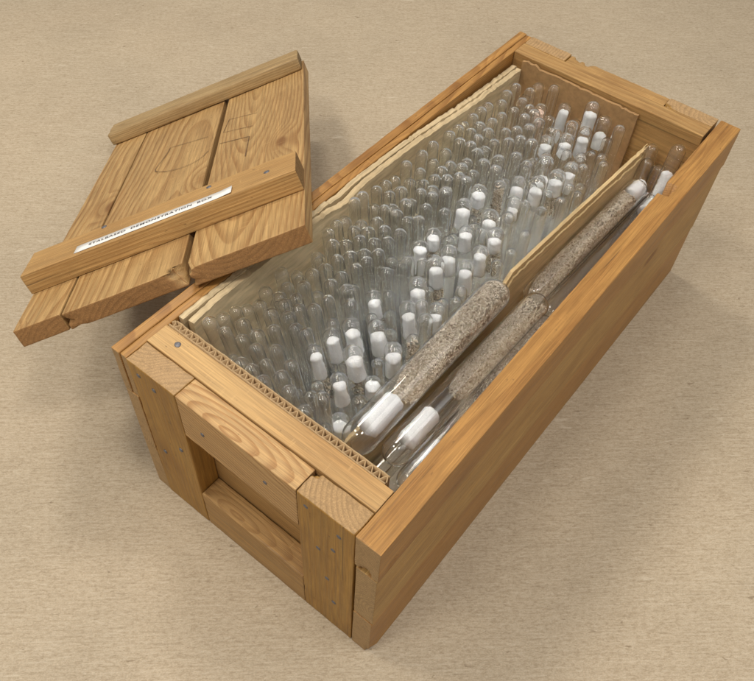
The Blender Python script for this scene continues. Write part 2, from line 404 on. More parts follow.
# orthonormalise
zc = LR.col[2].normalized(); xc = LR.col[0] - zc * LR.col[0].dot(zc); xc.normalize(); yc = zc.cross(xc)
LM = Matrix((xc, yc, zc)).transposed()
LW, LL, TH = .998, 1.863, .0636
LB = (LW / 2, LL / 2, -TH)
Ml = LM.to_4x4(); Ml.translation = (LT + LM @ Vector(LB)) * S
lid = empty('crate_lid', Ml, 'loose plank lid with two battens and a paper strip, leaning on the crate', 'lid')
def lb(name, lo, hi, grain, mat, **kw): return board(name, lo, hi, grain, mat, lid, LB, **kw)
P1 = lb('plank', (0, .005, -TH), (.166, LL - .02, 0), 'y', LIDWOOD, res=50, ny=6, pith=(.03, .05, .02))
P2 = lb('plank', (.174, .0, -TH + .001), (.585, LL - .01, -.001), 'y', LIDWOOD, res=50, ny=16, pith=(.03, .07, .03),
   chips=[(.585, 0, -.008, .035, .026), (.575, 0, -.03, .028, .012), (.174, 0, -.03, .014, .010), (.215, 0, -TH, .015, .006)])
P3 = lb('plank', (.609, -.022, -TH), (LW, LL + .005, 0), 'y', LIDWOOD, res=50, ny=16, pith=(-.012, -.035, .09), chips=[(.61, -.02, -.0, .022, .008), (.609, -.02, -.045, .014, .008)])
CH = .074
B1 = lb('batten', (-.004, .242, .0008), (.997, .4185, CH), 'x', BATTEN, res=50, ny=8, r=.0009, pith=(.05, .02, .01))
B2 = lb('batten', (-.012, 1.70, .0008), (.992, 1.862, .062), 'x', GREYBAT, res=50, ny=8, r=.004, wear=.5, pith=(.02, .05, .02))
for u, v in ((.679, .391), (.8945, .32), (.2768, .4033)): nail(B1, (u, v, CH), (0, 0, 1), LB, .010)
# paper strip on the batten, with its typed line
def flat(pts, z): return [((Vector((x, y, z)) - Vector(LB)) * S) for x, y in pts]
lab = [(.197, .259), (.197, .312), (.774, .304), (.774, .251)]
n = 24; V = []; F = []
for i in range(n + 1):
    t = i / n
    a = Vector(lab[0]).lerp(Vector(lab[3]), t); b = Vector(lab[1]).lerp(Vector(lab[2]), t)
    lift = .0018 + .0012 * abs(fbm(Vector((t * 5, 0, 3)))) + (.004 * max(0, (t - .93) / .07))
    for q in (a, b): V.append((Vector((q.x, q.y, CH + lift)) - Vector(LB)) * S)
    for q in (a, b): V.append((Vector((q.x, q.y, CH + lift - .001)) - Vector(LB)) * S)
for i in range(n):
    k = 4 * i
    F += [(k, k + 4, k + 5, k + 1), (k + 2, k + 3, k + 7, k + 6), (k, k + 2, k + 6, k + 4), (k + 1, k + 5, k + 7, k + 3)]
F += [(0, 1, 3, 2), (4 * n, 4 * n + 2, 4 * n + 3, 4 * n + 1)]
strip = link('paper_label', mesh_of('paper_label', V, F), PAPER, lid)
def text(s, size, u, v, ang, z, parent):
    cu = bpy.data.curves.new('lettering', 'FONT'); cu.body = s; cu.size = size; cu.extrude = .00004; cu.space_character = 1.1; cu.offset = .00004
    o = bpy.data.objects.new('tmp', cu); COL.objects.link(o)
    bpy.context.view_layer.update()
    me = bpy.data.meshes.new_from_object(o.evaluated_get(bpy.context.evaluated_depsgraph_get()))
    bpy.data.objects.remove(o)
    t = link('lettering', me, INK, parent, smooth=False)
    t.matrix_basis = Matrix.Translation((Vector((u, v, z)) - Vector(LB)) * S) @ Matrix.Rotation(ang, 4, 'Z')
    return me
aa = math.atan2(-.008, .577)
me = text('STALBASED  DEMONSTRATION  BOX', .0056, .248, .278, aa, CH + .0036, strip)
xs = [v.co.x for v in me.vertices]; k = (.455 * S) / (max(xs) - min(xs))
for v in me.vertices: v.co.x *= k
# drawn lines on the planks
def stroke(pts, w, z, parent, closed=False):
    P = [Vector((x, y, 0)) for x, y in pts]
    Q = []
    for a, b in zip(P, P[1:]):
        m = max(2, int((b - a).length / .02))
        Q += [a.lerp(b, i / m) for i in range(m)]
    Q.append(P[-1]); V = []; F = []
    for i, q in enumerate(Q):
        d = (Q[min(i + 1, len(Q) - 1)] - Q[max(i - 1, 0)]).normalized(); nrm = Vector((-d.y, d.x, 0))
        ww = w * (.75 + .5 * mnoise.noise(q * 30))
        for s in (1, -1):
            u = q + nrm * ww * s; V.append((Vector((u.x, u.y, z)) - Vector(LB)) * S)
    F = [(2 * i, 2 * i + 1, 2 * i + 3, 2 * i + 2) for i in range(len(Q) - 1)]
    o = link('drawn_line', mesh_of('drawn_line', V, F), BURN, parent)
    o.matrix_basis = parent.matrix_basis.inverted()
    return o
ZL = .0022
stroke([(.551, 1.235), (.46, 1.262), (.36, 1.297), (.356, 1.24), (.345, 1.179), (.330, 1.12), (.322, 1.075), (.328, 1.045), (.341, 1.028), (.39, .985), (.451, .959), (.50, .956), (.53, .97), (.555, 1.0), (.572, 1.041)], .0024, ZL, P2)
stroke([(.620, 1.072), (.758, 1.012), (.754, .789)], .0024, ZL, P3)
stroke([(.777, 1.297), (.64, 1.362), (.625, 1.205), (.767, 1.135)], .0019, ZL, P3)

# ------------------------------------------------------------------ linings
def sheet(pts, thick, z0, ztop, seed, nz=8, rag=.006):
    """an upright sheet along a plan polyline, its top edge ragged (box widths)"""
    Q = []
    for a, b in zip(pts, pts[1:]):
        a, b = Vector(a), Vector(b); m = max(1, int((b - a).length / .012 + .5))
        Q += [a.lerp(b, i / m) for i in range(m)]
    Q.append(Vector(pts[-1])); V = []; F = []
    for i, q in enumerate(Q):
        d = (Q[min(i + 1, len(Q) - 1)] - Q[max(i - 1, 0)]).normalized(); nrm = Vector((-d.y, d.x))
        zt = (ztop(q) if callable(ztop) else ztop) + (1 + 2.5 * max(0, fbm(Vector((q.x * 5, q.y * 5, seed * 1.7)), 1, 2))) * rag * (.3 * fbm(Vector((q.x * 6, q.y * 6, seed * 3.3)), 1, 2) + .7 * fbm(Vector((q.x * 55, q.y * 55, seed * 3.3)), 1, 3))
        for k in range(nz + 1):
            t = k / nz; z = z0 + (zt - z0) * (1 - (1 - t) ** 1.5)
            bow = .0015 * fbm(Vector((q.x * 2, q.y * 2, z * 3 + seed)))
            for s in (.5, -.5):
                u = q + nrm * (thick * s + bow); V.append((u.x * S, u.y * S, z * S))
    st = 2 * (nz + 1); m = len(Q)
    for i in range(m - 1):
        a, b = i * st, (i + 1) * st
        for k in range(nz):
            F.append((a + 2 * k, b + 2 * k, b + 2 * k + 2, a + 2 * k + 2)); F.append((a + 2 * k + 1, a + 2 * k + 3, b + 2 * k + 3, b + 2 * k + 1))
        F.append((a + 2 * nz, b + 2 * nz, b + 2 * nz + 1, a + 2 * nz + 1)); F.append((a, a + 1, b + 1, b))
    for a in (0, (m - 1) * st):
        for k in range(nz): F.append((a + 2 * k, a + 2 * k + 2, a + 2 * k + 3, a + 2 * k + 1))
    return V, F

# corrugated card against the near end
ya, yb = TC + TE + .004, TC + TE + .031
cz = lambda q: H + .004 - .010 * q.x
wave = [(x0 + .004 + i * .0018, (ya + yb) / 2 + .0095 * math.sin(i * 2 * math.pi / 13.5 + .6 * math.sin(i * .021))) for i in range(int((.882 - x0) / .0018))]
V, F = merge([sheet([(x0 + .003, ya + .002), (.884, ya + .002)], .004, .05, cz, 1, rag=.003), sheet([(x0 + .012, yb - .002), (.880, yb - .002)], .004, .05, cz, 2, rag=.004),
              sheet(wave, .0032, .05, lambda q: H + .002 - .010 * q.x, 3, rag=.002)])
tag(link('corrugated_card', mesh_of('corrugated_card', V, F), CARDIN), 'corrugated cardboard strip standing along the near end, its flutes showing', 'cardboard')
# split fibre board along the left wall: two layers, peeling apart near the lid
def lz(q):
    y = q.y; return .805 - .018 * max(0, (y - 1.0)) - (.030 if y > 1.35 else 0) * min(1, (y - 1.35) / .4) - .010 * math.exp(-((y - .93) / .05) ** 2)
rag = .0055
V, F = merge([sheet([(.0725, .205), (.0735, .5), (.0735, 1.0), (.080, 1.6), (.086, 2.06)], .019, .05, lz, 4, 12, rag),
              sheet([(.104, .215), (.096, .32), (.0955, .5), (.0985, .8), (.107, .92), (.0965, 1.05), (.102, 1.6), (.108, 2.055)], .022, .05, lambda q: lz(q) - .004, 5, 12, rag)])
tag(link('fibre_board', mesh_of('fibre_board', V, F), LINER, smooth=False), 'pale split fibreboard lining the left wall, peeling into layers', 'lining')
V, F = merge([sheet([(.115, 2.067), (.650, 2.067)], .012, .05, lambda q: .786 - .012 * q.x, 7, 8, .007)])
tag(link('card_panel', mesh_of('card_panel', V, F), CARD, smooth=False), 'brown card panel with a torn top edge, standing against the far end', 'cardboard')
def dz(q): return .605 + .09 * min(1, max(0, (q.y - 1.02) / .09)) - .0 * q.x
V, F = merge([sheet([(.640, .20), (.662, .60), (.676, .95), (.689, 1.1), (.706, 1.5), (.732, 2.045)], .013, 0.05, dz, 9, 14, .0035),
              sheet([(.652, .30), (.674, .75), (.700, 1.1), (.717, 1.5), (.741, 2.00)], .006, .05, lambda q: dz(q) - .024, 12, 10, .010)])
tag(link('plywood_divider', mesh_of('plywood_divider', V, F), SLAT, smooth=False), 'thin splintered plywood divider between the small tubes and the big ones', 'divider')

# ------------------------------------------------------------------ small tubes
TUBES = [
(0.146,0.245,0.824,0.0240,'e'),(0.148,0.296,0.796,0.0228,'e'),(0.144,0.352,0.776,0.0209,'e'),(0.185,0.341,0.756,0.0224,'e'),(0.183,0.269,0.784,0.0209,'e'),(0.224,0.295,0.752,0.0233,'e'),
(0.189,0.412,0.784,0.0225,'e'),(0.147,0.396,0.744,0.0243,'e'),(0.147,0.481,0.756,0.0223,'e'),(0.250,0.334,0.760,0.0234,'e'),(0.293,0.287,0.772,0.0230,'e'),(0.332,0.331,0.756,0.0243,'e'),
(0.234,0.413,0.776,0.0235,'e'),(0.275,0.382,0.760,0.0216,'e'),(0.234,0.477,0.764,0.0242,'e'),(0.275,0.448,0.764,0.0236,'e'),(0.278,0.494,0.760,0.0227,'e'),(0.242,0.522,0.760,0.0215,'e'),
(0.280,0.233,0.748,0.0240,'e'),(0.342,0.274,0.752,0.0213,'e'),(0.333,0.224,0.772,0.0225,'e'),(0.411,0.313,0.768,0.0217,'e'),(0.413,0.267,0.764,0.0239,'e'),(0.145,0.560,0.780,0.0228,'e'),
(0.179,0.596,0.760,0.0208,'e'),(0.185,0.543,0.752,0.0210,'e'),(0.193,0.497,0.752,0.0222,'e'),(0.321,0.431,0.756,0.0223,'e'),(0.470,0.239,0.772,0.0230,'e'),(0.542,0.223,0.756,0.0237,'e'),
(0.382,0.222,0.760,0.0235,'e'),(0.590,0.261,0.656,0.0216,'e'),(0.145,0.835,0.792,0.0211,'e'),(0.191,0.875,0.764,0.0233,'e'),(0.227,0.905,0.760,0.0239,'e'),(0.272,0.941,0.768,0.0223,'e'),
(0.307,0.915,0.756,0.0222,'e'),(0.201,0.818,0.748,0.0232,'e'),(0.271,0.886,0.748,0.0247,'e'),(0.232,0.854,0.760,0.0240,'e'),(0.252,0.783,0.752,0.0236,'e'),(0.279,0.820,0.752,0.0223,'e'),
(0.327,0.836,0.772,0.0226,'e'),(0.314,0.793,0.760,0.0220,'e'),(0.306,0.745,0.760,0.0207,'e'),(0.245,0.720,0.780,0.0233,'e'),(0.285,0.695,0.748,0.0244,'e'),(0.232,0.675,0.764,0.0247,'e'),
(0.216,0.629,0.768,0.0240,'e'),(0.287,0.639,0.760,0.0223,'e'),(0.340,0.655,0.760,0.0242,'e'),(0.325,0.580,0.760,0.0213,'e'),(0.405,0.597,0.788,0.0217,'e'),(0.387,0.806,0.748,0.0229,'e'),
(0.318,0.520,0.768,0.0242,'e'),(0.236,0.565,0.776,0.0225,'e'),(0.170,0.704,0.756,0.0207,'e'),(0.146,0.792,0.784,0.0221,'e'),(0.186,0.768,0.776,0.0243,'e'),(0.366,0.429,0.772,0.0225,'e'),
(0.412,0.889,0.752,0.0242,'e'),(0.146,0.879,0.776,0.0239,'e'),(0.184,0.921,0.752,0.0231,'e'),(0.229,0.951,0.772,0.0227,'e'),(0.319,0.966,0.764,0.0235,'e'),(0.143,0.933,0.824,0.0209,'e'),
(0.144,0.975,0.824,0.0216,'e'),(0.146,1.052,0.800,0.0209,'e'),(0.145,1.108,0.788,0.0231,'e'),(0.147,1.157,0.776,0.0221,'e'),(0.181,1.082,0.776,0.0224,'e'),(0.204,1.121,0.784,0.0239,'e'),
(0.181,1.208,0.748,0.0222,'e'),(0.194,1.249,0.780,0.0221,'e'),(0.144,1.229,0.800,0.0216,'e'),(0.176,1.358,0.744,0.0227,'e'),(0.145,1.326,0.788,0.0229,'e'),(0.184,1.426,0.756,0.0227,'e'),
(0.229,1.225,0.760,0.0209,'e'),(0.170,1.009,0.756,0.0226,'e'),(0.212,1.014,0.776,0.0208,'e'),(0.217,1.057,0.752,0.0227,'e'),(0.255,1.030,0.768,0.0237,'e'),(0.300,1.037,0.756,0.0230,'e'),
(0.258,1.076,0.788,0.0232,'e'),(0.250,1.121,0.752,0.0229,'e'),(0.260,1.162,0.780,0.0215,'e'),(0.273,1.220,0.760,0.0237,'e'),(0.298,1.182,0.772,0.0219,'e'),(0.313,1.125,0.764,0.0218,'e'),
(0.343,1.038,0.788,0.0208,'e'),(0.375,1.152,0.760,0.0242,'e'),(0.333,1.209,0.796,0.0235,'e'),(0.315,1.249,0.760,0.0215,'e'),(0.243,1.316,0.772,0.0227,'e'),(0.283,1.296,0.768,0.0225,'e'),
(0.311,1.330,0.772,0.0227,'e'),(0.352,1.314,0.788,0.0215,'e'),(0.331,1.401,0.748,0.0217,'e'),(0.146,1.392,0.792,0.0220,'e'),(0.147,1.499,0.776,0.0245,'e'),(0.148,1.557,0.772,0.0214,'e'),
(0.143,1.606,0.756,0.0209,'e'),(0.154,1.647,0.776,0.0224,'e'),(0.198,1.635,0.764,0.0247,'e'),(0.232,1.664,0.784,0.0217,'e'),(0.245,1.620,0.768,0.0244,'e'),(0.150,1.710,0.772,0.0242,'e'),
(0.150,1.762,0.764,0.0239,'e'),(0.182,1.813,0.764,0.0232,'e'),(0.229,1.744,0.764,0.0211,'e'),(0.173,1.859,0.780,0.0240,'e'),(0.177,1.924,0.780,0.0223,'e'),(0.228,1.953,0.768,0.0222,'e'),
(0.229,1.841,0.736,0.0224,'e'),(0.309,1.783,0.776,0.0222,'e'),(0.277,1.876,0.752,0.0218,'e'),(0.313,1.853,0.760,0.0210,'e'),(0.364,1.801,0.772,0.0225,'e'),(0.188,1.590,0.756,0.0213,'e'),
(0.244,1.548,0.780,0.0212,'e'),(0.241,1.505,0.772,0.0224,'e'),(0.285,1.545,0.748,0.0208,'e'),(0.285,1.487,0.772,0.0245,'e'),(0.293,1.592,0.756,0.0218,'e'),(0.296,1.665,0.768,0.0217,'e'),
(0.333,1.631,0.760,0.0245,'e'),(0.363,1.665,0.768,0.0228,'e'),(0.409,1.560,0.776,0.0223,'e'),(0.415,1.663,0.780,0.0236,'e'),(0.456,1.566,0.760,0.0220,'e'),(0.365,1.509,0.772,0.0223,'e'),
(0.336,1.452,0.772,0.0239,'e'),(0.278,1.430,0.756,0.0225,'e'),(0.293,1.371,0.780,0.0222,'e'),(0.250,1.361,0.772,0.0227,'e'),(0.397,1.439,0.784,0.0232,'e'),(0.194,1.504,0.764,0.0240,'e'),
(0.323,1.705,0.768,0.0220,'e'),(0.300,2.020,0.780,0.0227,'e'),(0.235,1.884,0.760,0.0213,'e'),(0.628,1.964,0.780,0.0226,'e'),(0.465,1.885,0.764,0.0243,'e'),(0.579,1.768,0.736,0.0228,'e'),
(0.347,1.758,0.760,0.0240,'e'),(0.245,1.271,0.764,0.0239,'e'),(0.232,2.016,0.760,0.0247,'e'),(0.553,0.289,0.760,0.0250,'d'),(0.593,0.420,0.628,0.0249,'d'),(0.606,0.726,0.752,0.0237,'d'),
(0.548,1.300,0.744,0.0224,'d'),(0.607,0.667,0.704,0.0224,'s'),(0.445,1.400,0.764,0.0227,'s'),(0.412,0.413,0.740,0.0263,'c'),(0.544,0.373,0.756,0.0265,'c'),(0.585,0.333,0.620,0.0304,'c'),
(0.521,0.465,0.776,0.0310,'c'),(0.593,0.480,0.664,0.0276,'c'),(0.406,0.499,0.732,0.0273,'c'),(0.412,0.702,0.740,0.0281,'c'),(0.436,0.556,0.756,0.0292,'c'),(0.493,0.616,0.736,0.0300,'c'),
(0.490,0.938,0.764,0.0293,'c'),(0.494,0.830,0.756,0.0304,'c'),(0.530,0.730,0.756,0.0287,'c'),(0.600,0.799,0.736,0.0276,'c'),(0.593,0.577,0.740,0.0289,'c'),(0.482,1.032,0.740,0.0292,'c'),
(0.397,1.056,0.748,0.0275,'c'),(0.393,0.988,0.736,0.0287,'f'),(0.406,1.226,0.772,0.0298,'c'),(0.397,1.339,0.756,0.0308,'c'),(0.485,1.465,0.764,0.0279,'c'),(0.537,1.518,0.760,0.0292,'c'),
(0.497,1.266,0.748,0.0298,'c'),(0.516,1.395,0.732,0.0289,'c'),(0.471,1.151,0.736,0.0266,'c'),(0.563,1.194,0.752,0.0313,'c'),(0.567,1.101,0.740,0.0275,'c'),(0.566,1.008,0.744,0.0278,'c'),
(0.305,1.922,0.744,0.0241,'p'),(0.377,1.991,0.744,0.0266,'t'),(0.482,2.012,0.792,0.0303,'c'),(0.544,2.015,0.752,0.0298,'q'),(0.522,1.893,0.756,0.0266,'c'),(0.484,1.821,0.748,0.0289,'c'),
(0.416,1.799,0.716,0.0300,'c'),(0.495,1.641,0.756,0.0320,'b'),(0.595,1.659,0.768,0.0286,'c'),(0.570,1.606,0.752,0.0309,'c'),(0.636,1.698,0.661,0.0200,'e'),(0.428,1.622,0.694,0.0200,'e'),
(0.447,0.654,0.698,0.0200,'e'),(0.363,0.928,0.667,0.0200,'e'),(0.445,0.292,0.673,0.0200,'e'),(0.440,1.942,0.697,0.0200,'e'),(0.418,1.711,0.663,0.0200,'e'),(0.354,1.918,0.713,0.0200,'e'),
(0.385,1.888,0.689,0.0200,'e'),(0.366,1.104,0.682,0.0200,'e'),(0.536,1.696,0.660,0.0200,'e'),(0.539,1.238,0.705,0.0200,'e'),(0.489,0.339,0.702,0.0200,'e'),(0.530,0.644,0.696,0.0200,'e'),
(0.572,1.892,0.667,0.0200,'e'),(0.435,1.100,0.703,0.0200,'e'),(0.377,0.543,0.721,0.0200,'e'),(0.576,0.619,0.678,0.0200,'e'),(0.423,1.152,0.667,0.0200,'e'),(0.348,0.887,0.707,0.0200,'e'),
(0.463,1.714,0.707,0.0200,'e'),(0.617,0.889,0.697,0.0200,'e'),(0.651,1.842,0.690,0.0200,'e'),(0.653,1.637,0.676,0.0200,'e'),(0.348,1.574,0.663,0.0200,'e'),(0.462,1.228,0.689,0.0200,'e'),
(0.613,1.732,0.722,0.0200,'e'),(0.589,1.982,0.688,0.0200,'e'),(0.434,2.000,0.690,0.0200,'e'),(0.325,0.707,0.704,0.0200,'e'),(0.502,1.208,0.704,0.0200,'e'),(0.577,1.539,0.703,0.0200,'e'),
(0.559,1.835,0.678,0.0200,'e'),(0.469,1.308,0.669,0.0200,'e'),(0.185,2.017,0.683,0.0200,'e'),(0.501,1.348,0.663,0.0200,'e'),(0.520,1.772,0.718,0.0200,'e'),(0.428,1.850,0.720,0.0200,'e'),
(0.152,0.521,0.665,0.0200,'e'),(0.439,0.942,0.717,0.0200,'e'),(0.544,1.434,0.701,0.0200,'e'),(0.474,0.720,0.675,0.0200,'e'),(0.623,1.878,0.688,0.0200,'e'),(0.423,1.272,0.668,0.0200,'e'),
(0.623,1.225,0.670,0.0200,'e'),(0.634,1.537,0.702,0.0200,'e'),(0.428,0.770,0.693,0.0200,'e'),(0.201,1.687,0.670,0.0200,'e'),(0.512,0.875,0.688,0.0200,'e'),(0.263,0.599,0.719,0.0200,'e'),
(0.563,0.542,0.671,0.0200,'e'),(0.605,0.933,0.708,0.0200,'e'),(0.500,0.297,0.708,0.0200,'e'),(0.612,1.428,0.718,0.0200,'e'),(0.377,1.384,0.708,0.0200,'e'),(0.232,0.243,0.709,0.0200,'e'),
(0.166,1.281,0.688,0.0200,'e'),(0.274,0.985,0.661,0.0200,'e'),(0.149,0.742,0.700,0.0200,'e'),(0.152,0.634,0.695,0.0200,'e'),(0.428,1.464,0.722,0.0200,'e'),(0.496,1.565,0.689,0.0200,'e'),
(0.482,1.525,0.673,0.0200,'e'),(0.542,0.800,0.710,0.0200,'e'),(0.630,1.294,0.711,0.0200,'e'),(0.532,1.156,0.677,0.0200,'e'),(0.436,1.019,0.673,0.0200,'e'),(0.628,1.118,0.700,0.0200,'e'),
(0.632,1.597,0.724,0.0200,'e'),(0.582,0.861,0.689,0.0200,'e'),
]
HT = .68
def dome(r, z, n=7, k=1.0): return [(r * math.cos(a), z + r * k * math.sin(a)) for a in [i * math.pi / 2 / n for i in range(n)]] + [(0, z + r * k)]
_tm = {}
def tube_mesh(r, kind):
    rr = round(r / .0012) * .0012; key = (rr, kind)
    if key in _tm: return _tm[key]
    w = .0024
    out = [(rr * 1.0, -HT), (rr, -HT * .7), (rr, -HT * .4), (rr, -rr * 2.4)] + dome(rr, -rr, 8)
    inn = [(rr - w, -HT), (rr - w, -rr * 2.2)] + dome(rr - w, -rr * 1.12, 6, .92)
    V, F = lathe([(a * S, b * S) for a, b in out + inn[::-1] + [out[0]]], 24)      # outside and inside of the wall, one closed shell
    _tm[key] = mesh_of('glass_tube', V, F); _tm[key].materials.append(GLASS)
    for p in _tm[key].polygons: p.use_smooth = True
    return _tm[key]
def cotton_mesh(r, top, ln, seed, neck=0.0):
    n = 9; prof = [(0, top)] + [(r * math.sin(a), top - r * .55 * (1 - math.cos(a))) for a in (.4, .8, 1.2, 1.57)]
    prof += [(r * (1 - neck * math.exp(-((t - .2) / .12) ** 2)), top - r * .55 - (ln - r * .55) * t) for t in [(i + 1) / n for i in range(n)]] + [(0, top - ln - r * .1)]
    V, F = lathe([(a * S, b * S) for a, b in prof], 20)
    V = [tuple(Vector(v) * 1.0 + mnoise.noise_vector(Vector(v) * 260 + Vector((seed, 0, 0))) * .0012 + mnoise.noise_vector(Vector(v) * 900 + Vector((seed, 5, 0))) * .00035) for v in V]
    me = mesh_of('cotton_plug', V, F); me.materials.append(COTTON)
    for p in me.polygons: p.use_smooth = True
    return me
def grain_mesh(n, place, ln=.0046, wd=.0011, seed=0):
    """n husks, each a small spindle, at the (position, direction) pairs place(i) returns"""
    V = []; F = []; rg = random.Random(seed)
    for i in range(n):
        p, d = place(rg); M = axis_matrix(p, d); b = len(V); l = ln * rg.uniform(.7, 1.2) / 2; w = wd * rg.uniform(.7, 1.2)
        for (rr, z) in ((w * .55, -l * .7), (w, 0), (w * .6, l * .65)):
            for k in range(5): V.append(M @ Vector((rr * math.cos(k * 1.2566), rr * math.sin(k * 1.2566), z)))
        V.append(M @ Vector((0, 0, -l))); V.append(M @ Vector((0, 0, l)))
        for ring in range(2):
            for k in range(5):
                a = b + ring * 5 + k; c = b + ring * 5 + (k + 1) % 5; F.append((a, c, c + 5, a + 5))
        for k in range(5):
            F.append((b + 15, b + (k + 1) % 5, b + k)); F.append((b + 16, b + 10 + k, b + 10 + (k + 1) % 5))
    return V, F
def seed_material():
    m, nt, out = newmat('grain_husk'); g = G(nt); ge = g.n('ShaderNodeNewGeometry')
    c = g.mix(ge.outputs['Random Per Island'], (.37, .30, .22), (.64, .56, .45))
    c2 = g.mix(g.mrange(g.math('FRACT', g.math('MULTIPLY', ge.outputs['Random Per Island'], 37.0)), .88, .94), c, (.20, .14, .09))
    bs = g.n('ShaderNodeBsdfPrincipled'); g.l(c2, bs.inputs['Base Color']); bs.inputs['Roughness'].default_value = .6
    g.l(bs.outputs[0], out.inputs[0]); return m
HUSK = seed_material()
DARKG = plain('grain_mass', (.36, .29, .21), .9, 0, .4, 500)

# cotton-plugged tubes get told apart by where they stand, counted along the rows from the near end
cot = [i for i, t in enumerate(TUBES) if t[4] in 'cftqbp']
def off(t): return (.60 + .045 * t[1]) - t[0]
rows = {0: [], 1: [], 2: []}
for i in cot:
    o = off(TUBES[i]); rows[0 if o < .09 else 1 if o < .19 else 2].append(i)
ORD = ['first', 'second', 'third', 'fourth', 'fifth', 'sixth', 'seventh', 'eighth', 'ninth', 'tenth', 'eleventh', 'twelfth', 'thirteenth', 'fourteenth', 'fifteenth', 'sixteenth', 'seventeenth', 'eighteenth', 'nineteenth', 'twentieth']
LABEL = {}
for k, name in ((0, 'right beside the plywood divider'), (1, 'one row in from the plywood divider'), (2, 'farthest from the divider, edging the empty tubes')):
    for j, i in enumerate(sorted(rows[k], key=lambda i: TUBES[i][1])):
        LABEL[i] = '%s cotton-plugged tube from the near end, %s' % (ORD[j], name)
spec = {'d': 'clear empty tube among the cotton-plugged ones by the divider, ', 's': 'tube of loose dark grain under its glass tip, '}
nd = [i for i, t in enumerate(TUBES) if t[4] == 'd']; ns = [i for i, t in enumerate(TUBES) if t[4] == 's']
for j, i in enumerate(sorted(nd, key=lambda i: TUBES[i][1])): LABEL[i] = 'cotton-free clear tube between plugged ones, %s such from the near end' % ORD[j]
for j, i in enumerate(sorted(ns, key=lambda i: TUBES[i][1])): LABEL[i] = 'small upright tube of loose grain, %s of two from the near end' % ORD[j]
for i, (x, y, z, r, k) in enumerate(TUBES):
    # the tubes lean: strongly at the near end, upright by the middle
    bx = min(x + max(0, .26 - .20 * y) * HT * (1.15 if k in 'cs' else .8), .585 + .045 * y)
    dx = (x - bx) / HT + random.gauss(0, .012); dy = -max(0, .10 - .08 * y) + random.gauss(0, .015)
    M = axis_matrix((x * S, y * S, z * S), (dx, dy, 1))
    o = bpy.data.objects.new('glass_tube', tube_mesh(r, 'e')); COL.objects.link(o)
    ln = (z - .05) / HT
    o.matrix_world = M @ Matrix.Diagonal((1, 1, min(1.1, ln / math.sqrt(1 + dx * dx + dy * dy) ** -1), 1))
    if k == 'e': tag(o, 'clear empty glass tube with rounded tip in the dense bank of tubes', 'glass tube', 'empty glass tubes')
    elif k in 'ds': tag(o, LABEL[i], 'glass tube', 'glass tubes by the divider')
    else: tag(o, LABEL[i], 'glass tube', 'cotton plugged tubes')
    if k in 'cftqbp':
        rr = r - .0036
        top = -r * random.uniform(1.0, 1.9); lnc = random.uniform(.05, .105)
        if k == 't': top, lnc = -r * 1.2, .14
        if k == 'q': top = -r * 2.6
        if k == 'b': top, lnc = -.10, .12
        if k == 'f': top, lnc = -r * .9, .11
        me = cotton_mesh(rr * random.uniform(.80, .98), top, lnc, i, random.choice((0, .12, .2)))
        if k == 'p':
            me.materials.clear(); me.materials.append(CORK)
            link('stopper', me, None, o)
        else: link('cotton_plug', me, None, o)
        if k == 'c' and i % 3 == 0:     # a little grain lies at the bottom of the plug
            t0 = top - lnc - .01
            V, F = grain_mesh(70, lambda rg: ((rg.uniform(-1, 1) * rr * .62 * S, rg.uniform(-1, 1) * rr * .62 * S, (t0 - rg.random() * .10) * S), (rg.gauss(0, 1), rg.gauss(0, 1), rg.gauss(0, 1))), .0042, .0011, i)
            tag(link('grain_fill', mesh_of('grain_fill', V, F), HUSK, o), kind='stuff')
    if k == 's':
        rr = r - .0055
        def pl_(rg):
            a = rg.random() * 6.283; q = rr * math.sqrt(rg.random())
            return (q * math.cos(a) * S, q * math.sin(a) * S, (-r * 1.3 - rg.random() * .14) * S), (rg.gauss(0, 1), rg.gauss(0, 1), rg.gauss(0, 1.4))
        V, F = grain_mesh(170, pl_, .0040, .0010, i)
        tag(link('grain_fill', mesh_of('grain_fill', V, F), HUSK, o), kind='stuff')

